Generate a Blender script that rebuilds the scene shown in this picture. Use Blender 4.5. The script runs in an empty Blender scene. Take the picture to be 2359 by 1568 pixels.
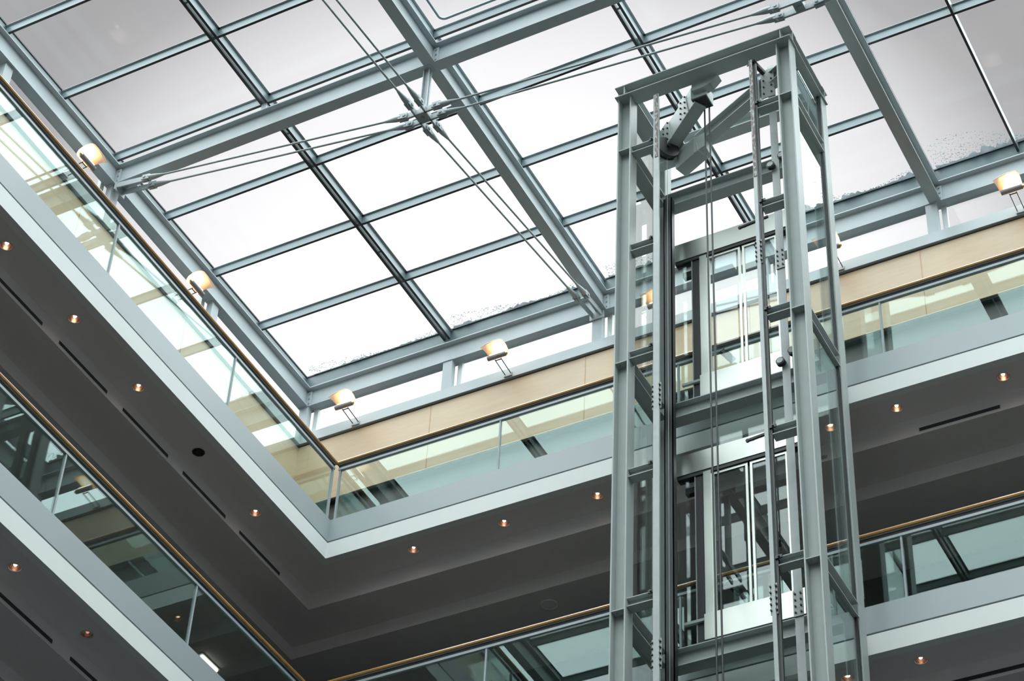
import bpy, bmesh, math, random
from mathutils import Vector, Matrix
random.seed(7)
scene = bpy.context.scene
COL = scene.collection

# ------------------------------------------------------------------ camera
CAM_LOC = Vector((15.40177, -21.77400, -20.92620))
YAW, PITCH, ROLL, FPX = -0.52106455, 0.7502966, 0.05873492, 5264.4237
fwd = Vector((math.cos(PITCH)*math.sin(YAW), math.cos(PITCH)*math.cos(YAW), math.sin(PITCH)))
rgt0 = Vector((math.cos(YAW), -math.sin(YAW), 0)); up0 = rgt0.cross(fwd)
rgt = math.cos(ROLL)*rgt0 + math.sin(ROLL)*up0
upv = -math.sin(ROLL)*rgt0 + math.cos(ROLL)*up0
cam = bpy.data.cameras.new('camera'); camo = bpy.data.objects.new('camera', cam); COL.objects.link(camo)
cam.sensor_fit = 'HORIZONTAL'; cam.sensor_width = 36.0; cam.lens = FPX/2359*36.0
cam.clip_start = 0.1; cam.clip_end = 500
m = Matrix((rgt, upv, -fwd)).transposed().to_4x4(); m.translation = CAM_LOC
camo.matrix_world = m
scene.camera = camo

# ------------------------------------------------------------------ view
vs = scene.view_settings
scene.display_settings.display_device = 'sRGB'
vs.view_transform = 'Standard'; vs.look = 'None'; vs.gamma = 1; vs.exposure = 0.0; vs.use_curve_mapping = False

# ------------------------------------------------------------------ sky (overcast, with a veiled bright patch)
SKY_BASE = 5.0
def pixdir(x, y):
    return (fwd + rgt*(x-1179.5)/FPX - upv*(y-784)/FPX).normalized()
world = bpy.data.worlds.new('sky'); scene.world = world; world.use_nodes = True
nt = world.node_tree; nt.nodes.clear()
out = nt.nodes.new('ShaderNodeOutputWorld'); bg = nt.nodes.new('ShaderNodeBackground')
N_ = nt.nodes.new; L = nt.links.new
tc = N_('ShaderNodeTexCoord')
def wdot(v):
    d = N_('ShaderNodeVectorMath'); d.operation = 'DOT_PRODUCT'; d.inputs[1].default_value = v
    L(tc.outputs['Generated'], d.inputs[0]); return d.outputs['Value']
def wmath(op, a, b=None):
    n = N_('ShaderNodeMath'); n.operation = op
    for i, q in enumerate((a, b)):
        if q is None: continue
        if isinstance(q, (int, float)): n.inputs[i].default_value = q
        else: L(q, n.inputs[i])
    return n.outputs[0]
BC = pixdir(1230, 700)                       # centre of the bright patch in the cloud
BR = (rgt - BC*rgt.dot(BC)).normalized(); BU = BC.cross(BR).normalized()
ca, cb, cf = wdot(BR), wdot(BU), wdot(BC)
cb = wmath('MULTIPLY', cb, 1.4)
rad = wmath('DIVIDE', wmath('SQRT', wmath('ADD', wmath('MULTIPLY', ca, ca), wmath('MULTIPLY', cb, cb))), wmath('MAXIMUM', cf, .05))
ramp = N_('ShaderNodeValToRGB'); cr = ramp.color_ramp; cr.interpolation = 'LINEAR'
pts = [(0, 1.19), (.10, 1.17), (.125, 1.14), (.15, 1.07), (.18, .94), (.205, .78), (.235, .53), (.26, .46), (.30, .46), (.38, 1.1), (.55, 3.0), (.8, SKY_BASE), (1, SKY_BASE)]
while len(cr.elements) < len(pts): cr.elements.new(0.5)
for e, (a, v) in zip(cr.elements, pts):
    e.position = a; k = v/8
    e.color = (k*1.0, k*0.985, k*1.0, 1) if a < .35 else (k*.90, k*.99, k*1.0, 1)
nz = N_('ShaderNodeTexNoise'); nz.inputs['Scale'].default_value = 3.0; nz.inputs['Detail'].default_value = 3
mr = N_('ShaderNodeMapRange'); mr.inputs['To Min'].default_value = 7.5; mr.inputs['To Max'].default_value = 8.5
L(rad, ramp.inputs['Fac']); L(ramp.outputs['Color'], bg.inputs['Color'])
L(tc.outputs['Generated'], nz.inputs['Vector']); L(nz.outputs['Fac'], mr.inputs['Value']); 
hz = N_('ShaderNodeMapRange'); hz.inputs['From Min'].default_value = -.04; hz.inputs['From Max'].default_value = .06; hz.inputs['To Min'].default_value = .05
L(wdot((0, 0, 1)), hz.inputs['Value'])       # dark roofs and streets below the horizon

zr = N_('ShaderNodeValToRGB'); ze = zr.color_ramp       # overcast sky: dim at the horizon, bright overhead
zp = [(0, .12), (.3, .60), (.5, 1.0), (.68, 1.05), (.85, 1.5), (1, 2.3)]
while len(ze.elements) < len(zp): ze.elements.new(.5)
for e, (a, v) in zip(ze.elements, zp): e.position = a; e.color = (v/4, v/4, v/4, 1)
L(wdot((0, 0, 1)), zr.inputs['Fac'])
fd = N_('ShaderNodeMapRange'); fd.inputs['From Min'].default_value = .32; fd.inputs['From Max'].default_value = .6
L(rad, fd.inputs['Value'])
zm = wmath('ADD', 1.0, wmath('MULTIPLY', fd.outputs[0], wmath('SUBTRACT', wmath('MULTIPLY', zr.outputs['Color'], 4.0), 1.0)))
L(wmath('MULTIPLY', zm, wmath('MULTIPLY', mr.outputs[0], hz.outputs[0])), bg.inputs['Strength'])
L(bg.outputs[0], out.inputs['Surface'])

# ------------------------------------------------------------------ materials
def newmat(name):
    mt = bpy.data.materials.new(name); mt.use_nodes = True
    n = mt.node_tree.nodes; return mt, mt.node_tree, n['Principled BSDF']
def paint(name, col, rough=.5, metal=0., var=.06, scale=6., bump=0., spec=.5):
    mt, t, b = newmat(name)
    b.inputs['Roughness'].default_value = rough; b.inputs['Metallic'].default_value = metal
    b.inputs['Specular IOR Level'].default_value = spec
    g = t.nodes.new('ShaderNodeNewGeometry'); n = t.nodes.new('ShaderNodeTexNoise'); n.inputs['Scale'].default_value = scale
    n.inputs['Detail'].default_value = 4
    mx = t.nodes.new('ShaderNodeMix'); mx.data_type = 'RGBA'
    mx.inputs[6].default_value = (*[c*(1-var) for c in col], 1); mx.inputs[7].default_value = (*[min(1, c*(1+var)) for c in col], 1)
    t.links.new(g.outputs['Position'], n.inputs['Vector']); t.links.new(n.outputs['Fac'], mx.inputs[0])
    t.links.new(mx.outputs[2], b.inputs['Base Color'])
    if bump:
        bp = t.nodes.new('ShaderNodeBump'); bp.inputs['Strength'].default_value = bump; bp.inputs['Distance'].default_value = .01
        t.links.new(n.outputs['Fac'], bp.inputs['Height']); t.links.new(bp.outputs[0], b.inputs['Normal'])
    return mt
def glow(name, col, s):
    mt, t, b = newmat(name)
    b.inputs['Base Color'].default_value = (*col, 1); b.inputs['Emission Color'].default_value = (*col, 1)
    b.inputs['Emission Strength'].default_value = s
    return mt
def glass(name, tint, k=1.0, f0=.045, refl=(.93, 1, .99)):
    mt = bpy.data.materials.new(name); mt.use_nodes = True; t = mt.node_tree; t.nodes.clear(); N = t.nodes.new
    o = N('ShaderNodeOutputMaterial'); tr = N('ShaderNodeBsdfTransparent'); gl = N('ShaderNodeBsdfGlossy'); mx = N('ShaderNodeMixShader')
    tr.inputs[0].default_value = (*tint, 1); gl.inputs['Roughness'].default_value = 0.0; gl.inputs[0].default_value = (*refl, 1)
    g = N('ShaderNodeNewGeometry'); d = N('ShaderNodeVectorMath'); d.operation = 'DOT_PRODUCT'
    ab = N('ShaderNodeMath'); ab.operation = 'ABSOLUTE'; s = N('ShaderNodeMath'); s.operation = 'SUBTRACT'; s.inputs[0].default_value = 1
    p = N('ShaderNodeMath'); p.operation = 'POWER'; p.inputs[1].default_value = 4.0
    ma = N('ShaderNodeMath'); ma.operation = 'MULTIPLY_ADD'; ma.inputs[1].default_value = k; ma.inputs[2].default_value = f0; ma.use_clamp = True
    l = t.links.new
    l(g.outputs['Incoming'], d.inputs[0]); l(g.outputs['Normal'], d.inputs[1]); l(d.outputs['Value'], ab.inputs[0])
    l(ab.outputs[0], s.inputs[1]); l(s.outputs[0], p.inputs[0]); l(p.outputs[0], ma.inputs[0]); l(ma.outputs[0], mx.inputs[0])
    l(tr.outputs[0], mx.inputs[1]); l(gl.outputs[0], mx.inputs[2]); l(mx.outputs[0], o.inputs[0])
    return mt
def woodmat(name, c1, c2, rough, axis_scale=(1, 1, 8), gloss=.5):
    mt, t, b = newmat(name); N = t.nodes.new
    g = N('ShaderNodeNewGeometry'); mp = N('ShaderNodeMapping'); mp.inputs['Scale'].default_value = axis_scale
    n = N('ShaderNodeTexNoise'); n.inputs['Scale'].default_value = 2.2; n.inputs['Detail'].default_value = 6; n.inputs['Distortion'].default_value = .6
    mx = N('ShaderNodeMix'); mx.data_type = 'RGBA'; mx.inputs[6].default_value = (*c1, 1); mx.inputs[7].default_value = (*c2, 1)
    t.links.new(g.outputs['Position'], mp.inputs[0]); t.links.new(mp.outputs[0], n.inputs['Vector']); t.links.new(n.outputs['Fac'], mx.inputs[0])
    t.links.new(mx.outputs[2], b.inputs['Base Color']); b.inputs['Roughness'].default_value = rough; b.inputs['Specular IOR Level'].default_value = gloss
    return mt
def rustmat(name):
    mt, t, b = newmat(name); N = t.nodes.new
    g = N('ShaderNodeNewGeometry'); mp = N('ShaderNodeMapping'); mp.inputs['Scale'].default_value = (14, 14, 5)
    n = N('ShaderNodeTexNoise'); n.inputs['Scale'].default_value = 2.5; n.inputs['Detail'].default_value = 8
    r = N('ShaderNodeValToRGB'); r.color_ramp.elements[0].position = .40; r.color_ramp.elements[1].position = .52
    r.color_ramp.elements[0].color = (.36, .38, .38, 1); r.color_ramp.elements[1].color = (.11, .07, .05, 1)
    t.links.new(g.outputs['Position'], mp.inputs[0]); t.links.new(mp.outputs[0], n.inputs['Vector']); t.links.new(n.outputs['Fac'], r.inputs[0])
    t.links.new(r.outputs[0], b.inputs['Base Color']); b.inputs['Roughness'].default_value = .5
    return mt
M = {
 'steel': paint('painted_steel', (.37, .415, .43), .5, spec=.25),
 'steel_lift': paint('painted_steel_lift', (.39, .43, .425), .42, spec=.3),
 'bar': paint('glazing_bar_paint', (.135, .185, .20), .4),
 'seal': paint('glazing_seal', (.36, .39, .41), .6),
 'gasket': paint('black_gasket', (.02, .02, .025), .6),  # real gaskets, and the painted shade under glazing bars
 'fascia': paint('grey_fascia_metal', (.36, .405, .42), .32, var=.03, scale=1.5),
 'white': paint('white_plaster', (.74, .77, .76), .75, var=.02),
 'soffit': paint('soffit_plaster', (.72, .685, .68), .85, var=.03, scale=1.2),
 'dark': paint('dark_recess', (.03, .032, .035), .7),
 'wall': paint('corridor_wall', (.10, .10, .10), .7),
 'wall_bounce': paint('lower_wall', (.34, .34, .34), .7),
 'ground': paint('stone_floor', (.10, .10, .10), .5, scale=.6),
 'wood': woodmat('maple_panel', (.46, .335, .21), (.55, .425, .285), .42),
 'railwood': woodmat('handrail_wood', (.34, .17, .06), (.50, .28, .10), .25),
 'stainless': paint('brushed_stainless', (.50, .525, .485), .28, metal=1., var=.08, scale=3.),
 'galv': paint('galvanised_steel', (.30, .325, .325), .38, metal=.2, var=.15),
 'black': paint('black_metal', (.025, .027, .03), .45),
 'rust': rustmat('rusty_rail'),
 'guard': glass('balustrade_glass', (.90, .945, .915), .62, .046, (.80, 1, .99)),
 'sky': glass('skylight_glass', (.945, .95, .955), .15, .008),
 'liftglass': glass('lift_glass', (.93, .96, .95), .9, .04),
 'lamp': glow('halogen_lamp', (1.0, .60, .40), 7.0),
 'lampdim': glow('dim_halogen_lamp', (1.0, .45, .25), .6),
 'reflector': paint('lamp_reflector', (.66, .50, .42), .22, metal=1., var=.1, scale=60),
 'shadecore': glow('lit_lamp_core', (1.0, .86, .66), 5.0),
 'fascia_bounce_cut': paint('unseen_edge_bounce_cut', (.10, .11, .115), .5),  # for unseen slab edges, darkened to cut bounce light
 'carpet': paint('dark_carpet', (.045, .045, .045), .9),
 'kerb': paint('kerb_paint', (.075, .11, .115), .45),
 'ring': paint('downlight_ring', (.62, .60, .58), .35),
 'grille': paint('speaker_grille', (.85, .85, .84), .7),
 'tube': glow('fluorescent_tube', (1.0, .98, .92), 2.0),
 'lamphousing': paint('lamp_housing', (.30, .28, .30), .4),
 'brass': paint('brass_fitting', (.75, .58, .25), .3, metal=1.),
 'yellow': paint('yellow_marking', (.55, .45, .05), .5),
}
def snowmat():
    mt, t, b = newmat('snow'); b.inputs['Base Color'].default_value = (.62, .66, .68, 1); b.inputs['Roughness'].default_value = .8
    b.inputs['Transmission Weight'].default_value = 0.0
    tl = t.nodes.new('ShaderNodeBsdfTranslucent'); tl.inputs[0].default_value = (.85, .88, .9, 1)
    mx = t.nodes.new('ShaderNodeMixShader'); mx.inputs[0].default_value = .22
    o = t.nodes['Material Output']; t.links.new(b.outputs[0], mx.inputs[1]); t.links.new(tl.outputs[0], mx.inputs[2]); t.links.new(mx.outputs[0], o.inputs[0])
    return mt
M['snow'] = snowmat()
def shademat(name, c):   # lamp light on the hood painted as emission, hottest beside the lamp
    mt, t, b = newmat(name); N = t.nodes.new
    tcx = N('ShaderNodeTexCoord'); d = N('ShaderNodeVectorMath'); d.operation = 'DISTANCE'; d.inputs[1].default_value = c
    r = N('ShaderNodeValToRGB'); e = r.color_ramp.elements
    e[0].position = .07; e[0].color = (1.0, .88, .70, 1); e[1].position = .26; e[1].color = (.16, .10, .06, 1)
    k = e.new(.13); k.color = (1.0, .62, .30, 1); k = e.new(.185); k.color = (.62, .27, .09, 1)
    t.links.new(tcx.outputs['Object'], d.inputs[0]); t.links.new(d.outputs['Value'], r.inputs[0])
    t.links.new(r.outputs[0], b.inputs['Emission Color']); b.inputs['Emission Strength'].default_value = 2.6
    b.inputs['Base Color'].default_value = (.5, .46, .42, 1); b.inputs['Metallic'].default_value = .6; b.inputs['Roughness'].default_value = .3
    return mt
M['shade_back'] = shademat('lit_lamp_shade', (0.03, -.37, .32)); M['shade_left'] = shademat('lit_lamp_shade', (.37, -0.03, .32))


# ------------------------------------------------------------------ helpers
WL = {}
def wloc(o):
    v = Vector((0, 0, 0))
    while o is not None:
        v = v + Vector(o.location); o = o.parent
    return v
class MB:
    def __init__(s, T=None): s.v = []; s.f = []; s.T = T or (lambda p: p); s.smooth = []
    def add(s, vs, fs, smooth=False):
        b = len(s.v); s.v += [s.T(tuple(p)) for p in vs]; s.f += [tuple(b+i for i in f) for f in fs]; s.smooth += [smooth]*len(fs); return s
    def box(s, x0, x1, y0, y1, z0, z1):
        return s.add([(x, y, z) for z in (z0, z1) for y in (y0, y1) for x in (x0, x1)],
                     [(0, 2, 3, 1), (4, 5, 7, 6), (0, 1, 5, 4), (2, 6, 7, 3), (0, 4, 6, 2), (1, 3, 7, 5)])
    def prism(s, poly, a, b, axis='z'):
        n = len(poly); P = lambda p, c: {'z': (p[0], p[1], c), 'x': (c, p[0], p[1]), 'y': (p[0], c, p[1])}[axis]
        vs = [P(p, a) for p in poly]+[P(p, b) for p in poly]
        return s.add(vs, [tuple(range(n)), tuple(range(2*n-1, n-1, -1))]+[(i, (i+1) % n, n+(i+1) % n, n+i) for i in range(n)])
    def tube(s, p0, p1, r0, r1=None, n=12, caps=True, smooth=True):
        r1 = r0 if r1 is None else r1; p0 = Vector(p0); p1 = Vector(p1); d = (p1-p0).normalized()
        a = d.orthogonal().normalized(); b = d.cross(a); vs = []
        for p, r in ((p0, r0), (p1, r1)):
            vs += [p+a*r*math.cos(2*math.pi*i/n)+b*r*math.sin(2*math.pi*i/n) for i in range(n)]
        s.add(vs, [(i, (i+1) % n, n+(i+1) % n, n+i) for i in range(n)], smooth)
        if caps: s.add(vs, [tuple(range(n))[::-1], tuple(range(n, 2*n))])
        return s
    def bar(s, p0, p1, w, h, up=(0, 0, 1)):   # oriented box between two points
        p0 = Vector(p0); p1 = Vector(p1); d = (p1-p0).normalized(); u = Vector(up)
        sd = d.cross(u).normalized(); u = sd.cross(d).normalized(); vs = []
        for p in (p0, p1): vs += [p+sd*w/2*a+u*h/2*b for a, b in ((-1, -1), (1, -1), (1, 1), (-1, 1))]
        return s.add(vs, [(0, 1, 2, 3), (7, 6, 5, 4), (0, 4, 5, 1), (1, 5, 6, 2), (2, 6, 7, 3), (3, 7, 4, 0)])
    def ibeam(s, p0, p1, w, h, tf=.02, tw=.016, up=(0, 0, 1)):
        p0 = Vector(p0); p1 = Vector(p1); d = (p1-p0).normalized(); u = Vector(up); sd = d.cross(u).normalized(); u = sd.cross(d).normalized()
        o = u*(h/2-tf/2)
        s.bar(p0+o, p1+o, w, tf, up); s.bar(p0-o, p1-o, w, tf, up); s.bar(p0, p1, tw, h-2*tf, up); return s
    def lathe(s, prof, n=20, c=(0, 0, 0)):
        vs = [(c[0]+r*math.cos(2*math.pi*i/n), c[1]+r*math.sin(2*math.pi*i/n), c[2]+z) for r, z in prof for i in range(n)]
        return s.add(vs, [(j*n+i, j*n+(i+1) % n, (j+1)*n+(i+1) % n, (j+1)*n+i) for j in range(len(prof)-1) for i in range(n)], True)
    def build(s, name, mat, parent=None, bevel=0, mats=None):
        off = wloc(parent) if parent else Vector((0, 0, 0))
        me = bpy.data.meshes.new(name); me.from_pydata([tuple(Vector(p)-off) for p in s.v], [], s.f); me.update()
        bm = bmesh.new(); bm.from_mesh(me); bmesh.ops.recalc_face_normals(bm, faces=bm.faces[:]); bm.to_mesh(me); bm.free()
        for p, sm in zip(me.polygons, s.smooth): p.use_smooth = sm
        me.materials.append(M[mat] if isinstance(mat, str) else mat)
        o = bpy.data.objects.new(name, me); COL.objects.link(o); o.parent = parent
        if bevel:
            md = o.modifiers.new('bevel', 'BEVEL'); md.width = bevel; md.segments = 2; md.limit_method = 'ANGLE'
        return o
def tag(o, label=None, cat=None, group=None, kind=None):
    if label: o['label'] = label
    if cat: o['category'] = cat
    if group: o['group'] = group
    if kind: o['kind'] = kind
    return o
def thing(name, loc, label, cat, group=None):
    o = bpy.data.objects.new(name, None); o.empty_display_size = .1; COL.objects.link(o); o.location = loc
    return tag(o, label, cat, group)
def dup(o, delta, label=None, group=None):
    c = o.copy(); COL.objects.link(c); c.location = Vector(o.location)+Vector(delta)
    if label: c['label'] = label
    if group: c['group'] = group
    for ch in o.children:
        d = ch.copy(); COL.objects.link(d); d.parent = c
        for g in ch.children:
            e = g.copy(); COL.objects.link(e); e.parent = d
    return c
def struct(mb, name, mat, label=None, bevel=0):
    o = mb.build(name, mat, None, bevel); o['kind'] = 'structure'
    if label: o['label'] = label
    return o

# wall frames: u along the wall from the corner, v outwards into the corridor, z
TB = lambda p: (p[0], p[1], p[2])            # back wall
TL = lambda p: (-p[1], -p[0], p[2])          # left wall
AX, AY = 17.6, 23.5                          # size of the open well
ST = 4.0458                                  # storey height
def ring_side(mb, prof, side):
    """closed profile (v, z) swept along one side of the well with mitred ends"""
    C4 = {'back': ((0, 0), (AX, 0), (-1, 1), (1, 1)), 'left': ((0, -AY), (0, 0), (-1, -1), (-1, 1)),
          'right': ((AX, 0), (AX, -AY), (1, 1), (1, -1)), 'front': ((AX, -AY), (0, -AY), (1, -1), (-1, -1))}[side]
    a, b, da, db = C4; n = len(prof)
    vs = [(a[0]+da[0]*v, a[1]+da[1]*v, z) for v, z in prof]+[(b[0]+db[0]*v, b[1]+db[1]*v, z) for v, z in prof]
    mb.add(vs, [tuple(range(n)), tuple(range(2*n-1, n-1, -1))]+[(i, (i+1) % n, n+(i+1) % n, n+i) for i in range(n)])
    return mb
SIDES = ('back', 'left', 'right', 'front')
_tn = [0]
def trim(prof, mat, sides=SIDES, what='', nm='trim', bevel=0):
    for sd in sides:
        _tn[0] += 1
        if sd in ('right', 'front') and mat in ('white', 'fascia') and prof[0][1] < 0: mat_ = 'fascia_bounce_cut'  # out-of-view bands, white ones too, darkened to cut bounce light
        elif mat in ('white', 'fascia') and prof[0][1] < -9: mat_ = 'fascia_bounce_cut'
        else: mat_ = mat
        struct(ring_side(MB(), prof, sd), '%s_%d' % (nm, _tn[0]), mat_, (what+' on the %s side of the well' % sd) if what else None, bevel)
def rect(v0, v1, z0, z1): return [(v0, z0), (v1, z0), (v1, z1), (v0, z1)]

# ------------------------------------------------------------------ setting
GZ = -22.4; CEIL = {}
struct(MB().box(-6, AX+6, -AY-6, 6, GZ-.3, GZ), 'floor', 'ground', 'pale stone floor at the foot of the well')
lvl_name = ['top', 'second', 'third', 'fourth', 'fifth']
for k in range(5):
    z0 = -ST*k; nm = lvl_name[k]
    trim(rect(0, .06, z0-.402, z0-.003), 'fascia', what='grey metal slab edge of the %s gallery' % nm)
    trim(rect(.03, .06, z0-.43, z0-.40), 'black', what='dark shadow gap under the %s gallery edge' % nm)
    trim(rect(0, .12, z0-.716, z0-.428), 'white', what='white bulkhead band under the %s gallery edge' % nm)
    cp = [(.12, z0-.714), (.65, z0-.714), (.65, z0-1.0), (1.37, z0-1.0), (1.37, z0-1.22), (3.12, z0-1.22), (3.12, z0-.06), (.06, z0-.06), (.06, z0-.43), (.12, z0-.43)]
    for sd in SIDES:
        _tn[0] += 1
        CEIL[(k, sd)] = struct(ring_side(MB(), cp, sd), 'ceiling_%s' % sd, 'soffit', 'stepped grey soffit under the %s gallery, %s side' % (nm, sd))
    for sd in SIDES:
        struct(ring_side(MB(), rect(.06, 3.1, z0-.058, z0-.02), sd), 'floor', 'carpet', 'dark floor of the %s gallery, %s side' % (nm, sd))
# corridor walls, one per side: lower storeys, then the dark opening under the wood band
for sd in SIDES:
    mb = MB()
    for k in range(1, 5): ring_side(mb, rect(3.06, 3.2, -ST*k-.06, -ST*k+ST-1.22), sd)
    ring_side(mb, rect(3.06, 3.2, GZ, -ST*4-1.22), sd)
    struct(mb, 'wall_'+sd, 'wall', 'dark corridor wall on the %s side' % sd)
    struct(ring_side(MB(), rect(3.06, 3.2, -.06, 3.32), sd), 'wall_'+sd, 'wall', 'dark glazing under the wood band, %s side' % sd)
trim(rect(2.93, 3.2, 3.30, 4.70), 'wood', what='pale wood panelling above the top gallery')
trim(rect(2.96, 3.2, 3.27, 3.30), 'black')
trim(rect(2.945, 3.2, 4.70, 4.73), 'black', what='black shadow line over the wood panelling')
trim(rect(2.88, 3.12, 4.73, 4.94), 'fascia', what='grey steel sill below the clerestory')
for sd in ('right', 'front'):  # unseen walls added to bounce light back into the well
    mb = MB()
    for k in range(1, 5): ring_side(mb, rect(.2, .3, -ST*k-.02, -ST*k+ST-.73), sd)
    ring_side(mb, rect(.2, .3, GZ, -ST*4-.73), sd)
    struct(mb, 'wall_'+sd, 'wall_bounce', 'added unseen bounce wall facing the well on the %s side' % sd)
# panel joints
for T, lst in ((TB, (-.284, 2.64, 5.57, 8.45, 11.4)), (TL, (.62, 3.55, 6.5, 9.4))):
    for u in lst:
        mb = MB(T); mb.box(u-.006, u+.006, 2.926, 2.94, 3.31, 4.69); _tn[0] += 1
        struct(mb, 'trim_%d' % _tn[0], 'railwood', 'thin dark joint between wood panels')
for i, sd in enumerate(SIDES):
    struct(ring_side(MB(), rect(3.0, 3.02, 4.94, 5.62), sd), 'window_%d' % (i+1), 'sky', 'clerestory glass strip, %s side' % sd)
# eave upstand around the skylight
trim(rect(3.05, 3.09, 6.03, 6.475), 'kerb', what='blue-grey skylight kerb')
trim(rect(3.035, 3.10, 6.475, 6.50), 'gasket', what='black gasket of the skylight kerb')

# ------------------------------------------------------------------ roof steel
BX = [-2.93, 2.93, 8.80, 14.67, 20.54]
BY = [2.985, -2.955, -8.83, -14.70, -20.57, -26.44]
RB, RH, RW = 5.60, .46, .19
zc = RB+RH/2
lab = ['steel I-beam along the left edge of the skylight', 'steel I-beam from tie joint to far eave, left of lift tower',
       'steel I-beam running to the far eave, right of the lift tower', 'steel roof I-beam farther right, beyond the picture edge', 'steel I-beam along the right edge of the skylight']
for x, l in zip(BX, lab):
    t = thing('steel_beam', (x, -11.7, RB), 'long blue-grey '+l, 'steel beam', 'main roof beams')
    b = MB().ibeam((x, BY[0]+.09, zc), (x, BY[-1]-.09, zc), RW, RH); b.build('beam_body', 'steel', t)
    for y in BY:   # stiffeners at the joints
        for sx in (-1, 1):
            if (x == BX[0] and sx < 0) or (x == BX[-1] and sx > 0): continue
            MB().box(x+sx*.01, x+sx*.09, y-.008, y+.008, RB+.02, RB+RH-.02).build('stiffener_plate', 'steel', t)
rows = ['far eave', 'row through the hanging tie joint', 'third row from the far eave', 'fourth row from the far eave', 'fifth row from the far eave', 'near eave']
cols = ['left bay', 'second bay', 'third bay', 'right bay']
for j, y in enumerate(BY):
    for i in range(4):
        x0, x1 = BX[i]+.012, BX[i+1]-.012
        t = thing('cross_beam', ((x0+x1)/2, y, RB), 'blue-grey steel cross beam of the %s, %s' % (rows[j], cols[i]), 'steel beam', 'roof cross beams')
        MB().ibeam((x0, y, zc), (x1, y, zc), RW, RH-.003).build('beam_body', 'steel', t)
        for xe, sg in ((x0, 1), (x1, -1)):   # bolted end cleats
            c = MB().box(min(xe, xe+sg*.10), max(xe, xe+sg*.10), y-.04, y+.0, RB+.07, RB+RH-.07)
            c.build('end_cleat', 'steel', t)
            b = MB()
            for zz in (RB+.12, RB+.23, RB+.34): b.tube((xe+sg*.06, y-.055, zz), (xe+sg*.06, y-.035, zz), .016, n=6)
            b.build('bolt', 'galv', t)

# ------------------------------------------------------------------ skylight units
def unit(i, j, first=None, single=False):
    x0, x1 = BX[i], BX[i+1]; ys = [2.939-1.4725*(4*j+k) for k in range(5)]
    l = 'glazed skylight bay, %s, %s' % (cols[i], ['nearest the far eave', 'second back from the far eave', 'third back from the far eave', 'fourth back from the far eave', 'nearest the near eave'][j])
    t = thing('skylight_bay', ((x0+x1)/2, ys[2], 6.3), l, 'skylight', 'glazed skylight bays')
    za, zb = 6.30, 6.465; xm = (x0+x1)/2-.005
    if single: mull = [(x0+1.365, x0+1.405), (x0+2.83, x0+2.87), (x0+4.295, x0+4.335)]
    else: mull = [(xm-.224, xm-.176), (xm-.128, xm-.086)]
    main = (x1-.068, x1-.03) if i < 3 else (x1+.02, x1+.06)
    first_x = x0-.02 if i > 0 else x0-.15
    edges = [first_x]+[c for mm in mull for c in mm]+[main[0]]
    segs = [(edges[q], edges[q+1]) for q in range(0, len(edges), 2)]
    if not single: segs = [(first_x, mull[0][0]), (mull[1][1], main[0])]
    for k in ((2, 4) if single else range(1, 5)):
        y = ys[k]
        for a, b in segs:
            g_ = MB().box(a, b, y-.02, y+.02, za, zb).build('glazing_bar', 'bar', t)
            MB().box(a, b, y-.02, y+.021, za-.005, za).build('edge_strip', 'gasket', g_)  # black strip stands in for shade on the bar's underside
            MB().box(a, b, y-.05, y+.05, zb, zb+.008).build('glazing_seal', 'seal', t)
    yb, yt = ys[4], (ys[0] if j else 3.05)
    for a, b in mull:
        g_ = MB().box(a, b, yb+.0, yt, za, zb).build('mullion', 'bar', t)
        MB().box(a, b, yb+.0, yt, za-.005, za).build('edge_strip', 'gasket', g_)  # mullion's shaded underside put in as a black strip
    c0, c1 = mull[0][0], mull[-1][1]
    if not single:
        MB().box(c1-.043, c1+.035, yb, yt, zb, zb+.008).build('glazing_seal', 'seal', t)
        for k in range(1, 5):
            MB().box(mull[0][1]-.01, mull[1][0]+.01, ys[k]-.03, ys[k]+.03, za+.01, zb).build('cross_bracket', 'bar', t)
        MB().box(xm-.20, xm-.11, ys[4]-.02, ys[4]+.06, 6.06, za).build('support_stub', 'steel', t)
        for q in range(2):
            yy = ys[q*2+1]-.75
            MB().tube((mull[0][1]-.005, yy, za+.05), (mull[1][0]+.005, yy, za+.05), .018, n=8).build('spacer_pin', 'galv', t)
    MB().box(main[0], main[1], yb, yt, za-.12, zb).build('mullion', 'bar', t)
    MB().box(main[0]-.02, main[1]+.035, yb, yt, zb, zb+.008).build('glazing_seal', 'seal', t)
    for k in ((0, 2) if single else range(4)):
        ya, yc = ys[k+(2 if single else 1)]+.012, (ys[k]-.012 if (k or j) else 3.05)
        xs = [first_x-.04]+([c for mm in mull for c in [(mm[0]+mm[1])/2]] if single else [c0-.01, c1-.02])+[main[1]]
        if single: prs = list(zip(xs[:-1], xs[1:]))
        else: prs = [(xs[0], xs[1]), (xs[2], xs[3])]
        for a, b in prs:
            MB().box(a+.008, b-.008, ya, yc, zb+.009, zb+.021).build('glass_pane', 'sky', t)
        if not single: MB().box(c0, c1-.03, ya-.012, yc+.012, zb+.009, zb+.016).build('glass_pane', 'sky', t)
    return t
for i in range(4):
    for j in range(5):
        unit(i, j, single=(i >= 2))
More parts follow.
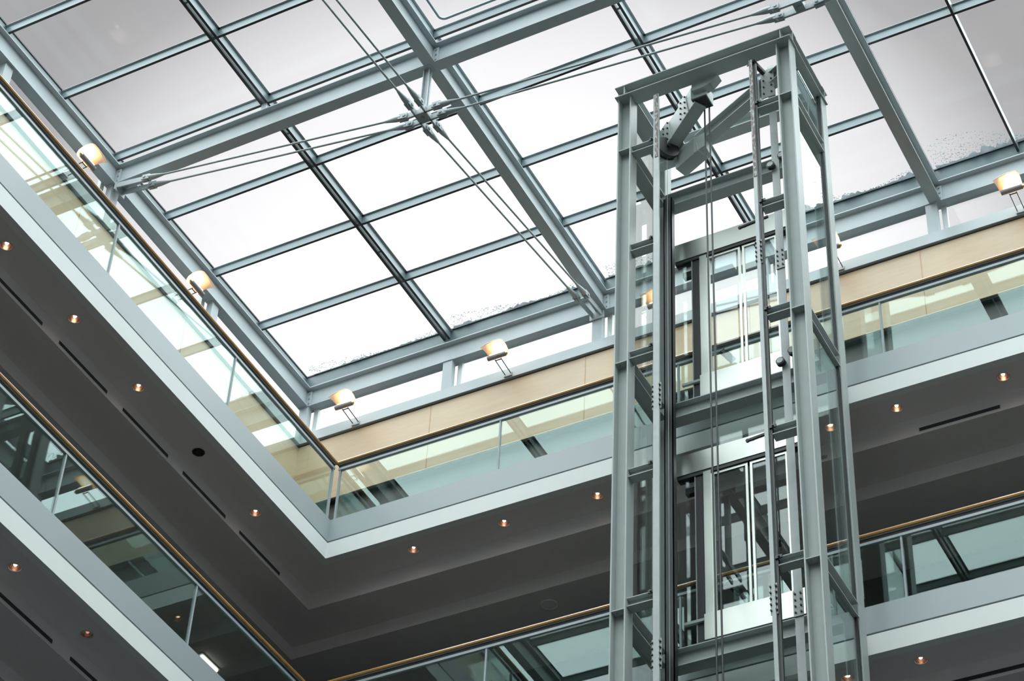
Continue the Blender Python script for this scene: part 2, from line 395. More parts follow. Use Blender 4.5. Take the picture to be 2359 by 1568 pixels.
# rounded rim of an opening vent in the bay behind the tie joint
t = thing('roof_vent_frame', (4.3, -3.6, 6.28), 'round-cornered metal rim of the opening roof vent at the top, beside the beam crossing', 'roof vent')
mb = MB(); pl = []
x0, x1, y0, y1, r = 3.12, 5.55, -4.33, -3.13, .09
for cx, cy, a0 in ((x1-r, y1-r, 0), (x0+r, y1-r, 90), (x0+r, y0+r, 180), (x1-r, y0+r, 270)):
    for q in range(5):
        a = math.radians(a0+q*22.5); pl.append((cx+r*math.cos(a), cy+r*math.sin(a), 6.44))
for q in range(len(pl)): mb.tube(pl[q], pl[(q+1) % len(pl)], .02, n=8, caps=False)
mb.build('rim', 'bar', t)

# ------------------------------------------------------------------ snow on the glass along the eaves
def snow(x0, x1, depth, n, label):
    mb = MB(); z = 6.487
    ico = [(0, 0, 1), (.894, 0, .447), (.276, .851, .447), (-.724, .526, .447), (-.724, -.526, .447), (.276, -.851, .447)]
    base = []; N = int((x1-x0)/.05)
    for q in range(N+1):
        x = x0+(x1-x0)*q/N; d = depth*(.25+.75*random.random()*(.5+.5*math.sin(q*.23+x)))
        base.append((x, 3.045-max(.03, d*.35)))
    vs = [(x, y, z) for x, y in base]+[(x, 3.045, z) for x, y in base]+[(x, (y+3.045)/2, z+.03) for x, y in base]
    n1 = N+1
    mb.add(vs, [(q, q+1, 2*n1+q+1, 2*n1+q) for q in range(N)]+[(2*n1+q, 2*n1+q+1, n1+q+1, n1+q) for q in range(N)]+[(q, n1+q, n1+q+1, q+1) for q in range(N)])
    for _ in range(n):
        x = random.uniform(x0, x1); d = depth*random.random()**1.6*(.55+.45*math.sin(x*2.1+1)); r = random.uniform(.004, .013)
        y = 3.03-d
        mb.add([(x+a*r*random.uniform(.7, 1.5), y+b*r, z+c*r*.6) for a, b, c in ico], [(0, 1, 2), (0, 2, 3), (0, 3, 4), (0, 4, 5), (0, 5, 1), (1, 5, 4, 3, 2)])
    o = mb.build('snow', 'snow'); tag(o, label, 'snow', kind='stuff')
snow(-2.9, -.25, .22, 500, 'wet snow caught along the eave of the far left pane')
snow(-.08, 2.83, .30, 700, 'wet snow along the eave of the pane left of the lift tower')
snow(3.0, 5.6, .30, 600, 'granular snow on the glass just left of and behind the lift tower')
snow(5.8, 8.70, .42, 900, 'granular snow on the glass above the right side of the lift tower')
snow(8.85, 11.4, .62, 1300, 'thick melting snow on the pane at the far right')

# ------------------------------------------------------------------ clerestory posts
def post(T, u, label):
    t = thing('clerestory_post', T((u, 2.97, 4.94)), label, 'steel post', 'clerestory posts')
    b = MB(T)
    b.box(u-.09, u-.075, 2.885, 3.0, 4.94, RB); b.box(u+.075, u+.09, 2.885, 3.0, 4.94, RB); b.box(u-.075, u+.075, 2.885, 2.90, 4.94, RB)
    b.build('post_body', 'steel', t)
    MB(T).box(u-.11, u+.11, 2.87, 3.0, 5.585, 5.60).build('cap_plate', 'steel', t)
    MB(T).box(u+.125, u+.21, 3.03, 3.10, 4.94, 5.9).build('window_mullion', 'white', t)
post(TB, -2.9, 'steel post in the far left corner under the skylight')
for u, s in ((0, 'between the two lamps'), (2.86, 'under the beam end left of the lift tower'), (5.85, 'seen through the lift tower glass'), (8.72, 'under the beam end right of the lift tower'), (11.7, 'beyond the right picture edge')):
    post(TB, u, 'short clerestory post of the far wall, '+s)
for u, s in ((0.0, 'beside the nearer-to-corner lamp'), (2.95, 'under the cross beam bracket'), (5.78, 'at the upper left picture edge'), (8.7, 'beyond the left picture edge')):
    post(TL, u, 'short clerestory post of the left wall, '+s)

# ------------------------------------------------------------------ wall uplights
def sconce(T, u, label):
    t = thing('wall_uplight', T((u, 2.88, 4.80)), label, 'wall lamp', 'wall uplights above the wood band')
    a = MB(T)
    for du in (-.055, .055): a.bar((u+du, 2.88, 4.80), (u+du, 2.50, 4.84), .012, .012)
    a.bar((u-.06, 2.52, 4.838), (u+.06, 2.52, 4.838), .012, .012); a.build('bracket_arm', 'black', t)
    MB(T).box(u-.075, u+.075, 2.858, 2.88, 4.755, 4.83).build('mounting_plate', 'fascia', t)
    MB(T).tube((u-.17, 2.46, 4.87), (u+.17, 2.46, 4.87), .042, n=16).build('lamp_body', 'lamphousing', t)
    MB(T).tube((u+.17, 2.46, 4.87), (u+.20, 2.46, 4.875), .036, .02, n=16).build('end_cap', 'brass', t)
    MB(T).box(u-.13, u+.13, 2.435, 2.485, 4.905, 4.93).build('lamp_glass', 'shadecore', t)
    # curved reflector hood above the lamp: an arc sheet with thickness, flared to a tip on one side
    prof = [(2.60, 4.95), (2.615, 5.04), (2.58, 5.12), (2.50, 5.165), (2.40, 5.175), (2.31, 5.15), (2.24, 5.10)]
    n = len(prof); sh = MB(T); cols_ = [(-.15, 0), (-.05, 1), (.06, 1), (.15, .85)]; vs = []
    for du, k in [(-.24, -.35), (-.14, .8), (0, 1), (.12, 1), (.17, .8)]:
        vs += [(u+(du*(1+.2*(q/(n-1))))*.82, 2.46+(y-2.46)*(.85 if k > 0 else .8), 4.93+(z-4.95)*max(k, .55)*.85) for q, (y, z) in enumerate(prof)]
    m_ = 5
    up = [(x, y, z+.006) for x, y, z in vs]
    fs = []
    for c in range(m_-1):
        for q in range(n-1):
            a0 = c*n+q; fs.append((a0, a0+1, a0+n+1, a0+n)); fs.append((m_*n+a0, m_*n+a0+n, m_*n+a0+n+1, m_*n+a0+1))
    for q in range(n-1):
        fs.append((q, m_*n+q, m_*n+q+1, q+1)); e = (m_-1)*n+q; fs.append((e, e+1, m_*n+e+1, m_*n+e))
    for c in range(m_-1):
        a0 = c*n; fs.append((a0, a0+n, m_*n+a0+n, m_*n+a0)); a0 = c*n+n-1; fs.append((a0, m_*n+a0, m_*n+a0+n, a0+n))
    sh.add(vs+up, fs, True); sh.build('lamp_shade', 'shade_back' if T is TB else 'shade_left', t)
    return t
for u, s in ((-1.75, 'nearest the left corner'), (1.22, 'second from the corner'), (4.17, 'seen inside the lift tower'), (7.15, 'at the right edge of the lift tower'), (10.12, 'at the right picture edge'), (13.05, 'beyond the right picture edge')):
    sconce(TB, u, 'lit warm uplight above the far wood band, '+s)
for u, s in ((1.05, 'the one nearer the corner'), (4.12, 'the one near the cross beam end'), (7.05, 'beyond the left picture edge')):
    sconce(TL, u, 'lit warm uplight over the left handrail, '+s)

# ------------------------------------------------------------------ soffit downlights, slots, speaker, batten
def downlight(u, T, k, label, lamp='lamp'):
    z = -ST*k-.716; x, y, _ = T((u, .37 if T is TL else .345, 0))
    t = thing('downlight', (x, y, z), label, 'ceiling light', 'recessed downlights in the soffits')
    MB().lathe([(.090, 0), (.090, -.007), (.078, -.009), (.074, .002)], 28, (x, y, z)).build('trim_ring', 'ring' if lamp != 'black' else 'black', t)
    r_ = MB().lathe([(.075, .0), (.071, .018), (.060, .042), (.044, .062), (.028, .070)], 28, (x, y, z)).build('reflector', 'reflector' if lamp != 'black' else 'black', t)
    mb = MB(); mb.lathe([(.001, .020), (.014, .023), (.022, .034), (.025, .050), (.027, .069)], 20, (x, y, z)); mb.build('lamp', lamp, r_)
    CUTS.setdefault((k, 'left' if T is TL else 'back'), []).append((x, y, z))
    return t
CUTS = {}
ordn = ['first', 'second', 'third', 'fourth', 'fifth', 'sixth', 'seventh']
for k, nm in ((0, 'upper'), (1, 'lower')):
    for q in range(6):
        u = 1.329+1.469*q
        dark = (k == 0 and q == 1); dim = (k == 1 and q == 2)
        if dark: downlight(u, TL, k, 'unlit dark recessed fitting in the upper left soffit, second from the corner', 'black')
        else: downlight(u, TL, k, '%s downlight in the %s left soffit, %s from the corner' % ('dimly lit' if dim else 'lit', nm, ordn[q]), 'lampdim' if dim else 'lamp')
    for u, s in ((1.275, 'first from the corner'), (2.752, 'second from the corner'), (4.224, 'just left of the lift tower'), (7.70, 'seen through the lift tower'),
                 (8.634, 'first right of the lift tower'), (10.099, 'second right of the lift tower'), (11.56, 'third right of the lift tower')):
        downlight(u, TB, k, 'lit downlight in the %s soffit of the far gallery, %s' % (nm, s))
for (k, sd), cs in CUTS.items():        # bore the holes of the downlights into the soffits
    cut = MB()
    for x, y, z in cs: cut.tube((x, y, z-.05), (x, y, z+.115), .0755, n=28)
    co = cut.build('cutter', 'soffit'); ce = CEIL[(k, sd)]
    md = ce.modifiers.new('holes', 'BOOLEAN'); md.object = co; md.operation = 'DIFFERENCE'; md.solver = 'EXACT'
    bpy.context.view_layer.update()
    me = bpy.data.meshes.new_from_object(ce.evaluated_get(bpy.context.evaluated_depsgraph_get()))
    ce.modifiers.clear(); ce.data = me; bpy.data.objects.remove(co)
def slot(T, u0, u1, k, label):
    z = -ST*k-.93
    t = thing('air_slot', T(((u0+u1)/2, .65, z)), label, 'air vent', 'air slots in the soffit steps')
    MB(T).box(u0, u1, .638, .652, z-.028, z+.028).build('slot_opening', 'dark', t)
    mb = MB(T); mb.box(u0-.01, u1+.01, .641, .652, z+.028, z+.036); mb.box(u0-.01, u1+.01, .641, .652, z-.036, z-.028); mb.build('slot_rim', 'soffit', t)
for k, nm in ((0, 'upper'), (1, 'lower')):
    for q in range(6):
        slot(TL, .19+1.453*q, 1.265+1.453*q, k, 'long black air slot in the %s left soffit step, %s from the corner' % (nm, ordn[q]))
slot(TB, 8.823, 9.928, 0, 'long black air slot in the upper soffit right of the lift tower')
slot(TB, 8.3, 9.9, 1, 'long black air slot in the lower soffit at the bottom right')
z = -1.22; t = thing('ceiling_speaker', (2.79, 1.73, z), 'round grey ceiling speaker in the soffit left of the lift tower', 'speaker')
MB().lathe([(.125, 0), (.125, -.008), (.110, -.012), (.108, -.006)], 32, (2.79, 1.73, z)).build('speaker_rim', 'grille', t)
MB().lathe([(.108, -.006), (.001, -.010)], 32, (2.79, 1.73, z)).build('speaker_grille', 'grille', t)
t = thing('ceiling_speaker', (6.3, 1.75, z), 'round dark ceiling speaker seen through the left part of the lift tower', 'speaker')
MB().lathe([(.125, 0), (.125, -.008), (.110, -.012), (.108, -.006)], 32, (6.3, 1.75, z)).build('speaker_rim', 'grille', t)
MB().lathe([(.108, -.006), (.001, -.010)], 32, (6.3, 1.75, z)).build('speaker_grille', 'dark', t)
t = thing('batten_light', (-2.52, .9, -1.22), 'short white batten light behind the lower left glass, near the bottom edge', 'ceiling light')
MB().box(-2.56, -2.48, .66, 1.14, -1.24, -1.22).build('batten_body', 'white', t)
MB().tube((-2.52, .69, -1.262), (-2.52, 1.11, -1.262), .026, n=12).build('lamp_tube', 'tube', t)

# ------------------------------------------------------------------ glass balustrades
def balustrade(T, k, U1, posts, label):
    z0 = -ST*k
    t = thing('glass_balustrade', T((U1/2, 0.03, z0)), label, 'balustrade', 'gallery balustrades')
    us = [.04]+posts+[U1]
    for a, b in zip(us[:-1], us[1:]):
        MB(T).box(a+.02, b-.02, .024, .036, z0-.0, z0+.955).build('glass_panel', 'guard', t)
    for u in [.055]+posts:
        MB(T).box(u-.013, u+.013, .012, .05, z0, z0+.96).build('post', 'steel', t)
    mb = MB(T); mb.box(.03, U1, .004, .056, z0+.945, z0+.985); mb.build('top_channel', 'fascia', t)
    mb = MB(T); mb.box(.03, U1, .018, .042, z0+.985, z0+1.045); mb.build('rail_spacer', 'gasket', t)
    mb = MB(T); mb.box(.03, U1, .004, .056, z0+1.045, z0+1.058); mb.build('rail_plate', 'steel', t)
    mb = MB(T); n = 10
    prof = [(.03+.036*math.cos(a), z0+1.058+.044*(.5+.5*math.sin(a))+.0) for a in [math.pi*2*q/n for q in range(n)]]
    prof = [(-.018, z0+1.058), (.064, z0+1.058), (.070, z0+1.078), (.064, z0+1.100), (.02, z0+1.108), (-.018, z0+1.102), (-.026, z0+1.080)]
    mb.add([(u, v, zz) for u in (.0, U1) for v, zz in prof], [tuple(range(7)), tuple(range(13, 6, -1))]+[(q, (q+1) % 7, 7+(q+1) % 7, 7+q) for q in range(7)])
    mb.build('handrail', 'railwood', t)
    return t
pb = [2.78, 5.62, 8.63, 11.55, 14.5]; pL = [2.77, 5.68, 8.6, 11.5, 14.4, 17.3, 20.2]
balustrade(TB, 0, AX, pb, 'upper glass balustrade with wood handrail along the far gallery')
balustrade(TL, 0, AY, pL, 'upper glass balustrade with wood handrail along the left gallery')
balustrade(TB, 1, AX, pb, 'lower glass balustrade with wood handrail along the far gallery')
balustrade(TL, 1, AY, pL, 'lower glass balustrade with wood handrail along the left gallery')

# ------------------------------------------------------------------ tie rod system
N1 = Vector((2.86, -2.955, 4.55)); N2 = Vector((8.81, -2.955, 3.93)); N3 = Vector((2.86, -8.80, 3.93))
def clevis(mb, p, d, side):   # tapered fork on the rod end; p = pin centre, d = direction from pin along the rod
    u = side.cross(d).normalized()
    mb.tube(p+d*.36, p+d*.17, .02, .046, n=10); mb.tube(p+d*.17, p+d*.07, .046, .05, n=10)
    for s in (-1, 1):
        q = p+side*s*.034; mb.bar(q+d*.10, q-d*.05, .016, .10, up=u)
        mb.tube(p+side*s*.04, p+side*s*.056, .026, n=8)
def rods(A, B, side, lA, names):
    """pair of rods between A and B (pin centres); side = horizontal offset direction"""
    d = (B-A).normalized()
    for s, nm in ((-1, names[0]), (1, names[1])):
        a, b = A+side*s*.085, B+side*s*.085
        t = thing('tie_rod', (a+b)/2, '%s %s' % (nm, lA), 'tie rod', 'paired tie rods under the roof')
        MB().tube(a+d*.3, b-d*.3, .0165, n=10).build('rod', 'steel', t)
        c = MB(); clevis(c, a, d, side); c.build('fork_end', 'steel', t)
        c = MB(); clevis(c, b, -d, side); c.build('fork_end', 'steel', t)
X_, Y_, Z_ = Vector((1, 0, 0)), Vector((0, 1, 0)), Vector((0, 0, 1))
EW = Vector((-2.22, -2.955, 5.44)); EB = Vector((2.86, 2.30, 5.44))
rods(N1-X_*.26, EW, Y_, 'thin steel tie rod from the hanging joint to the left edge beam', ('near', 'far'))
rods(N1+Y_*.26, EB, X_, 'thin steel tie rod from the hanging joint down to the far eave', ('left', 'right'))
rods(N1+X_*.26, N2-X_*.30, Y_, 'thin steel tie rod from the hanging joint to the one at the top right', ('near', 'far'))
rods(N1-Y_*.26, N3+Y_*.30, X_, 'thin steel tie rod leaving the hanging joint toward the top edge', ('left', 'right'))
rods(N2+X_*.24, Vector((14.4, -2.955, 4.5)), Y_, 'thin steel tie rod leaving the top right joint out of the picture', ('near', 'far'))
def node(P, label, x=True, y=True):
    t = thing('tie_joint', P, label, 'tie joint', 'hanging tie joints')
    if x:
        for s in (-1, 1): MB().box(P.x-.34, P.x+.34, P.y+s*.085-.016, P.y+s*.085+.016, P.z-.055, P.z+.055).build('joint_plate', 'steel', t, .003)
    if y:
        for s in (-1, 1): MB().box(P.x+s*.085-.016, P.x+s*.085+.016, P.y-.34, P.y+.34, P.z-.055, P.z+.055).build('joint_plate', 'steel', t, .003)
    MB().box(P.x-.07, P.x+.07, P.y-.07, P.y+.07, P.z-.05, P.z+.06).build('hub_block', 'steel', t, .006)
    MB().tube((P.x, P.y, P.z-.09), (P.x, P.y, P.z-.05), .035, n=6).build('hub_bolt', 'galv', t)
    b = MB(); b.box(P.x-.05, P.x+.05, P.y-.006, P.y+.006, P.z+.06, RB); b.box(P.x-.05, P.x-.04, P.y-.045, P.y+.045, P.z+.06, RB); b.box(P.x+.04, P.x+.05, P.y-.045, P.y+.045, P.z+.06, RB)
    b.build('hanger_post', 'steel', t)
    MB().box(P.x-.085, P.x+.085, P.y-.085, P.y+.085, RB-.015, RB).build('hanger_plate', 'steel', t)
node(N1, 'steel cross joint hanging under the beam crossing where eight rod ends meet')
node(N2, 'steel tie joint at the top edge above the lift tower', y=False)
node(N3, 'steel tie joint beyond the top picture edge', x=False)
def wallbracket(E, d, side, label):
    t = thing('tie_bracket', E, label, 'bracket', 'tie rod brackets')
    for s in (-1, 1):
        mb = MB(); q = E+side*s*.085
        mb.bar(q+d*.06-Z_*.005, q-d*.58-Z_*.0, .022, .11); mb.build('bracket_plate', 'steel', t, .003)
    q = E-d*.58+Z_*.0
    MB().bar(q-Z_*.12, q+Z_*.045, .02, .26, up=side).build('back_plate', 'steel', t)
    return t
wallbracket(EW, (N1-EW).normalized(), Y_, 'pair of steel bracket plates holding the tie rods at the left edge beam')
wallbracket(EB, (N1-EB).normalized(), X_, 'pair of steel bracket plates holding the tie rods at the far eave')

# ------------------------------------------------------------------ lift tower
ZB = GZ
T0 = thing('lift_tower_frame', (6.85, -1.05, ZB), 'tall open steel frame of the lift tower with four H-section columns', 'lift tower')
XL0, XL1, XR0, XR1, YF0, YF1, YR0, YR1, ZT = 5.49, 5.70, 8.00, 8.215, -1.77, -1.56, -.56, -.36, 4.83
def hcol(x0, x1, y0, y1):
    yc = (y0+y1)/2+.03
    b = MB(); b.box(x0, x0+.018, y0, y1, ZB, ZT); b.box(x1-.018, x1, y0, y1, ZB, ZT); b.box(x0+.018, x1-.018, yc-.008, yc+.008, ZB, ZT)
    b.build('column', 'steel_lift', T0)
hcol(XL0, XL1, YF0, YF1); hcol(XR0, XR1, YF0, YF1); hcol(XL0, XL1, YR0, YR1); hcol(XR0, XR1, YR0, YR1)
zr_ = [4.94, 3.72, -.45, -.45-ST, -.45-2*ST, -.45-3*ST]
for q, z in enumerate(zr_):
    h = .22
    for x in (5.595, 8.107):
        MB().ibeam((x, YF1-.02*(q == 0), z), (x, YR0, z), .2 if q else .26, h, .014, .012).build('ring_beam', 'steel_lift', T0)
    if q == 0:
        MB().ibeam((XL0-.03, -1.70, z), (XR1+.03, -1.70, z), .26, h, .014, .012).build('ring_beam', 'steel_lift', T0)
        MB().ibeam((XL0-.03, -.46, z), (XR1+.03, -.46, z), .2, h, .014, .012).build('ring_beam', 'steel_lift', T0)
        for x in (XL0+.12, XR1-.12): MB().box(x-.006, x+.006, -1.82, -1.58, z-h/2+.014, z+h/2-.014).build('stiffener_plate', 'steel_lift', T0)
    else:
        MB().ibeam((XL1, -.46, z), (XR0, -.46, z), .2, h+.04, .014, .012).build('ring_beam', 'steel_lift', T0)
        for x0, x1 in ((XL0, XL1), (XR0, XR1)):
            MB().box(x0+.018, x1-.018, YF0+.01, YF1-.02, z-.02, z-.006).build('stiffener_plate', 'steel_lift', T0)
            b = MB(); b.tube(((x0+x1)/2-.04, YF0+.06, z-.045), ((x0+x1)/2-.04, YF0+.06, z-.02), .012, n=6); b.tube(((x0+x1)/2+.05, YF0+.06, z-.045), ((x0+x1)/2+.05, YF0+.06, z-.02), .012, n=6)
            b.build('bolt', 'galv', T0)
for q in range(8):
    z = 3.70-2.023*q-.02
    for x0, x1, e in ((XL1, 6.06, 1), (7.655, XR0, -1)):
        b = MB(); b.ibeam((x0, -1.66, z), (x1, -1.66, z), .15, .13, .012, .01); b.build('rail_strut', 'steel_lift', T0)
        xe = x1 if e > 0 else x0
        b = MB(); b.box(min(xe-e*.07, xe+e*.02), max(xe-e*.07, xe+e*.02), -1.755, -1.735, z+.03, z+.075); b.tube((xe-e*.03, -1.78, z+.05), (xe-e*.03, -1.75, z+.05), .014, n=6)
        b.build('rail_clip', 'black', T0)
# glass enclosure
for n_, (za, zb_) in enumerate(((3.84, 4.82), (-.34, 3.60), (-.34-ST, -.56), (-.34-2*ST, -.56-ST), (-.34-3*ST, -.56-2*ST))):
    nm = ['top', 'second', 'third', 'fourth', 'fifth'][n_]
    for x, sd in ((5.54, 'left'), (8.165, 'right')):
        t = thing('shaft_glazing', (x, -1.05, za), 'glass panel in the %s side of the lift tower, %s' % (sd, {'top':'at the very top','second':'beside the upper landing door','third':'beside the lower landing door','fourth':'below the picture edge','fifth':'at the tower foot'}[nm]), 'glass panel', 'glass panels of the lift tower')
        MB().box(x-.006, x+.006, YF1+.005, YR0-.005, za, zb_).build('pane', 'liftglass', t)
        MB().box(x-.02, x+.02, YR0-.03, YR0, za, zb_).build('edge_strip', 'gasket', t)
for k, nm in ((0, 'upper'), (1, 'lower')):
    z0 = -ST*k
    t = thing('shaft_glazing', (6.85, -.25, z0-.6), 'clear glass panel of the lift tower below the %s landing door' % nm, 'glass panel', 'glass panels of the lift tower')
    MB().box(5.72, 8.0, -.256, -.244, z0-ST+3.02, z0-.14).build('pane', 'liftglass', t)
    t = thing('shaft_glazing', (5.84, -.25, z0+1.2), 'narrow glass panel left of the %s landing door' % nm, 'glass panel', 'glass panels of the lift tower')
    MB().box(5.72, 5.97, -.256, -.244, z0-.1, z0+2.6).build('pane', 'liftglass', t)
# T-section guide rails at the front
def trail(x, w, label, sp):
    t = thing('guide_rail', (x, -1.70, ZB), label, 'guide rail')
    MB().box(x-w/2, x+w/2, -1.765, -1.752, ZB, 4.66).build('rail_flange', 'galv', t)
    MB().box(x-.009, x+.009, -1.752, -1.66, ZB, 4.66).build('rail_blade', 'steel_lift', t)
    MB().box(x-.018, x+.030, -1.772, -1.765, 2.2 if x > 7 else 3.3, 4.66).build('rusted_edge', 'rust', t)
    for z in sp:
        pl_ = MB().box(x-w/2-.02, x+w/2+.02, -1.752, -1.738, z-.22, z+.22).build('splice_plate', 'galv', t)
        for q in range(5):
            for s in (-1, 1): MB().tube((x+s*(w/2+.008), -1.752, z-.17+q*.085), (x+s*(w/2+.008), -1.78, z-.17+q*.085), .013, n=6).build('bolt', 'black', pl_)
    return t
trail(6.105, .085, 'left steel guide rail on the front face of the lift tower', [-1.25, -5.3])
tr_ = trail(7.60, .052, 'thin right steel guide rail on the front face of the lift tower', [.75, -4.95])
MB().box(7.632, 7.668, -1.735, -1.69, ZB, 4.6).build('rail_shade_strip', 'black', tr_)  # added black strip stands in for the rail's shaded side
# wide flat counterweight rail with bolted splice
t = thing('guide_rail', (7.715, -1.25, ZB), 'wide flat grey guide rail behind the right front struts, with bolted splice plates', 'guide rail')
MB().box(7.66, 7.77, -1.262, -1.25, ZB, 5.02).build('rail_flange', 'galv', t)
MB().box(7.706, 7.724, -1.25, -1.16, ZB, 5.02).build('rail_blade', 'steel_lift', t)
for z in (1.02, -4.72):
    pl_ = MB().box(7.652, 7.778, -1.276, -1.263, z-.19, z+.19).build('splice_plate', 'galv', t)
    for q in range(4):
        for s in (-1, 1): MB().tube((7.715+s*.036, -1.276, z-.135+q*.09), (7.715+s*.036, -1.292, z-.135+q*.09), .013, n=6).build('bolt', 'black', pl_)
# dark channel posts beside the columns
t = thing('cable_channel', (5.80, -.62, ZB), 'dark vertical channel beside the rear left column of the lift tower', 'cable channel')
b = MB(); b.box(5.73, 5.86, -.70, -.69, ZB, 3.6); b.box(5.73, 5.745, -.70, -.60, ZB, 3.6); b.box(5.845, 5.86, -.70, -.60, ZB, 3.6); b.build('channel_body', 'black', t)
t = thing('cable_channel', (7.90, -.9, ZB), 'dark vertical channel behind the front right column of the lift tower', 'cable channel')
b = MB(); b.box(7.80, 7.95, -1.0, -.99, ZB, 3.0); b.box(7.80, 7.815, -1.0, -.88, ZB, 3.0); b.box(7.935, 7.95, -1.0, -.88, ZB, 3.0); b.build('channel_body', 'steel_lift', t)
# ropes
for x, nm in ((6.665, 'left'), (6.74, 'right')):
    o = MB().tube((x, -1.28, ZB), (x, -1.28, 4.57), .0135, n=8).build('lift_rope', 'black'); tag(o, '%s dark hoist rope of the pair in the middle of the lift tower' % nm, 'rope')
for q, nm in enumerate(('left', 'middle', 'right')):
    o = MB().tube((7.82+q*.035, -1.12, .2), (7.82+q*.035, -1.12, 4.5), .005, n=6).build('suspension_wire', 'black'); tag(o, '%s thin suspension wire beside the flat guide rail at the tower top' % nm, 'rope')
o = MB().tube((5.93, -1.0, ZB), (5.93, -1.0, 4.3), .004, n=6).build('governor_rope', 'galv'); tag(o, 'hair-thin governor rope in the left part of the lift tower', 'rope')

# hoist machine support at the tower top
t = thing('hoist_machine', (6.9, -1.1, 4.4), 'diagonal steel box girders and bolted plates carrying the hoist at the tower top', 'lift machinery')
A, B = Vector((5.95, -.92, 4.58)), Vector((6.62, -1.38, 4.74))
def boxgirder(A, B, w, h, nm='girder'):
    MB().bar(A, B, w, h).build(nm, 'steel_lift', t, .004)
boxgirder(A, B, .20, .42)
d = (B-A).normalized(); sd = d.cross(Z_).normalized()
def boltplate(P, dd, ss, L, h, off, nb=(2, 3)):
    pl_ = MB().bar(P-dd*L/2+ss*off, P+dd*L/2+ss*off, .014, h).build('bolted_plate', 'steel_lift', t)
    for a in range(nb[0]):
        for c in range(nb[1]):
            q = P+dd*L*(-.3+.6*a/max(1, nb[0]-1))+Z_*h*(-.36+.72*c/max(1, nb[1]-1))+ss*off
            MB().tube(q, q+ss*(.028 if off > 0 else -.028), .014, n=6).build('bolt', 'black', pl_)
for P in (A+d*.06, A+d*.56): boltplate(P, d, sd, .20, .50, .11, (2, 4))
boltplate(A+d*.06, d, sd, .20, .50, -.11, (2, 4))
MB().box(6.55, 6.80, -1.52, -1.26, 4.58, 4.83).build('rope_hood', 'steel_lift', t, .005)
MB().box(6.565, 6.785, -1.505, -1.275, 4.565, 4.58).build('hood_opening', 'black', t)
MB().ibeam((6.35, -.78, 4.48), (7.95, -1.38, 4.66), .16, .24, .014, .012).build('carrier_beam', 'steel_lift', t)
MB().ibeam((5.70, -.80, 4.30), (6.0, -.80, 4.30), .16, .2, .014, .012).build('carrier_beam', 'steel_lift', t)
# lower diagonal box
boxgirder(Vector((6.0, -.72, 4.18)), Vector((6.42, -.86, 4.26)), .22, .34, 'machine_box')
MB().prism([(6.34, 4.08), (6.52, 4.16), (6.52, 4.44), (6.34, 4.40)], -.96, -.72, 'y').build('machine_cover', 'steel_lift', t)
# sheave
b = MB()
c = Vector((5.93, -1.02, 4.30)); ax = Vector((.8, -.6, 0)).normalized()
b.tube(c-ax*.035, c+ax*.035, .17, n=28); b.build('sheave_wheel', 'black', t)
b = MB(); b.tube(c-ax*.055, c-ax*.04, .185, n=28); b.tube(c+ax*.04, c+ax*.055, .185, n=28); b.tube(c-ax*.09, c+ax*.09, .03, n=12); b.build('sheave_flange', 'black', t)
# right-hand bolted plates near the column
P = Vector((7.62, -1.28, 4.50))
MB().box(7.42, 7.56, -1.36, -1.20, 4.20, 4.70).build('box_section', 'steel_lift', t, .004)
boltplate(Vector((7.70, -1.30, 4.52)), X_, -Y_, .20, .60, .07, (2, 4))
boltplate(Vector((7.92, -1.30, 4.52)), X_, -Y_, .14, .60, .07, (1, 3))
MB().bar((7.50, -1.60, 4.78), (7.66, -1.74, 4.60), .05, .012, up=Y_).build('brace', 'black', t)
MB().bar((7.62, -1.74, 4.66), (7.70, -1.50, 4.60), .06, .06).build('brace', 'black', t)
# gusset under the front beam above the hood
MB().prism([(6.60, 4.83), (7.02, 4.83), (6.90, 4.70), (6.78, 4.66), (6.60, 4.66)], -1.60, -1.45, 'y').build('gusset', 'steel_lift', t)
# roller guide (black, with brass) running on the flat rail
def roller(z, label):
    t = thing('roller_guide', (7.80, -1.22, z), label, 'lift machinery')
    MB().box(7.79, 7.87, -1.20, -1.10, z-.45, z+.55).build('guide_bracket', 'black', t)
    for s, zz in ((0, z-.1), (1, z+.02)):
        mb = MB(); cx = 7.66+.17*s
        mb.tube((cx, -1.33, zz), (cx, -1.27, zz), .062, n=20); mb.build('roller', 'black', t)
        mb = MB(); mb.tube((cx, -1.34, zz), (cx, -1.33, zz), .045, n=20); mb.build('roller_hub', 'galv', t)
    MB().box(7.81, 7.86, -1.26, -1.20, z+.12, z+.42).build('oiler', 'brass', t)
roller(-.78, 'black roller guide with brass oiler on the flat rail, beside the upper landing door')
roller(2.95, 'small black roller guide on the flat rail near the tower top')

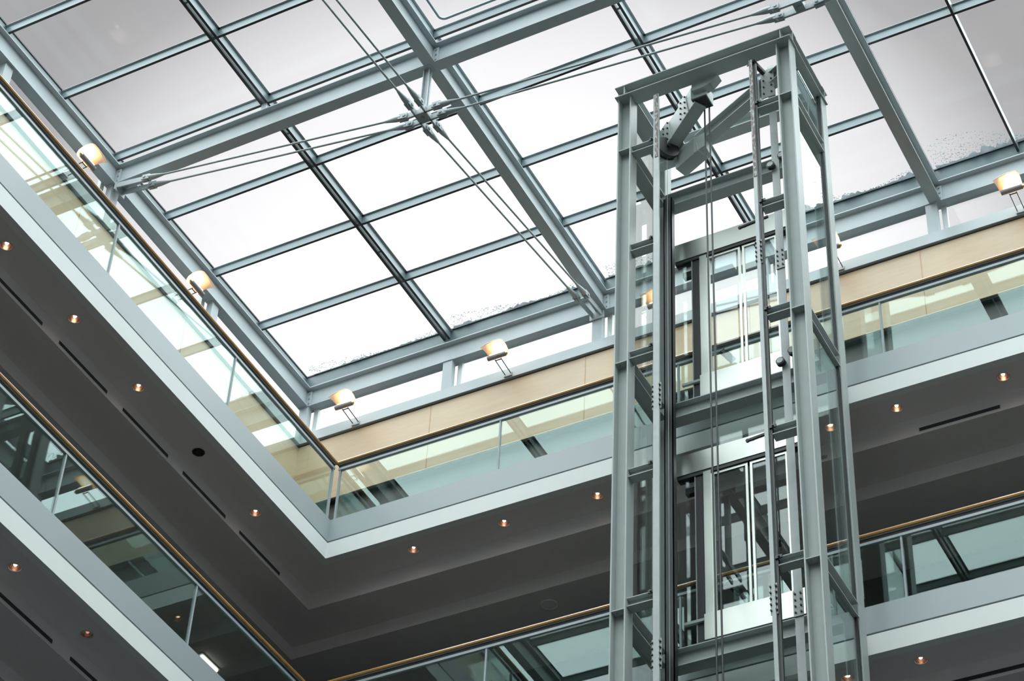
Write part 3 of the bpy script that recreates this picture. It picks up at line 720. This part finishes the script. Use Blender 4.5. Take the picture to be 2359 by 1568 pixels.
# ------------------------------------------------------------------ landing doors
def landing(k, label):
    z0 = -ST*k; y = -.30
    t = thing('landing_door', (6.75, y, z0), label, 'lift door', 'lift landing doors')
    xr = 7.48
    MB().box(5.71, xr, y, y+.10, z0+2.66, z0+3.0).build('header_panel', 'stainless', t)
    MB().box(5.73, xr, y+.01, y+.12, z0+2.60, z0+2.66).build('header_underside', 'black', t)
    b = MB(); b.tube((6.76, y-.012, z0+2.93), (6.76, y, z0+2.93), .028, n=12); b.tube((6.84, y-.012, z0+2.93), (6.84, y, z0+2.93), .02, n=12); b.bar((6.76, y-.01, z0+2.93), (7.2, y-.01, z0+2.97), .012, .035); b.build('hanger_slot', 'black', t)
    MB().box(6.11, 6.22, y, y+.08, z0+.28, z0+2.62).build('door_jamb', 'stainless', t)
    MB().box(5.99, 6.09, y+.03, y+.13, z0-.4, z0+2.62).build('side_post', 'black', t)
    MB().box(5.975, 5.99, y+.02, y+.05, z0-.4, z0+2.62).build('post_edge', 'galv', t)
    MB().box(7.30, 7.38, y, y+.08, z0+.28, z0+2.62).build('door_jamb', 'stainless', t)
    MB().box(6.10, 7.46, y-.03, y+.12, z0-.12, z0+.28).build('apron_panel', 'stainless', t, .004)
    MB().box(6.12, 7.44, y-.0, y+.10, z0-.135, z0-.12).build('apron_underside', 'lamphousing', t)
    MB().box(5.82, 6.10, y-.01, y+.03, z0+.20, z0+.24).build('sill_bracket', 'steel_lift', t)
    for x0, x1 in ((6.22, 6.735), (6.765, 7.30)):
        lf = MB(); w = .035
        lf.box(x0, x0+w, y+.03, y+.06, z0+.29, z0+2.60); lf.box(x1-w, x1, y+.03, y+.06, z0+.29, z0+2.60)
        lf.box(x0+w, x1-w, y+.03, y+.06, z0+.29, z0+.31); lf.box(x0+w, x1-w, y+.03, y+.06, z0+2.55, z0+2.60)
        L_ = lf.build('door_leaf', 'stainless', t)
        MB().box(x0+w, x1-w, y+.042, y+.050, z0+.31, z0+2.55).build('leaf_glass', 'liftglass', L_)
        c = MB(); xm_ = x1-.12 if x0 < 6.5 else x0+.1
        c.box(xm_-.03, xm_+.03, y+.012, y+.028, z0+2.60, z0+2.625); c.build('hanger_clip', 'black', L_)
    # landing call-box seen beside the door
    MB().bar((6.30, y+.30, z0+.95), (6.42, y+.42, z0+.80), .05, .10).build('handle_bar', 'black', t)
    MB().box(5.80, 6.0, y+.12, y+.20, z0+2.42, z0+2.52).build('door_closer', 'black', t)
landing(0, 'upper stainless and glass lift landing door inside the tower')
landing(1, 'lower stainless and glass lift landing door inside the tower')
o = MB().box(6.16, 6.20, -1.60, -1.585, -6.6, -5.9).build('marker_tape', 'yellow'); tag(o, 'short yellow tape mark on the left guide rail near the bottom', 'tape')
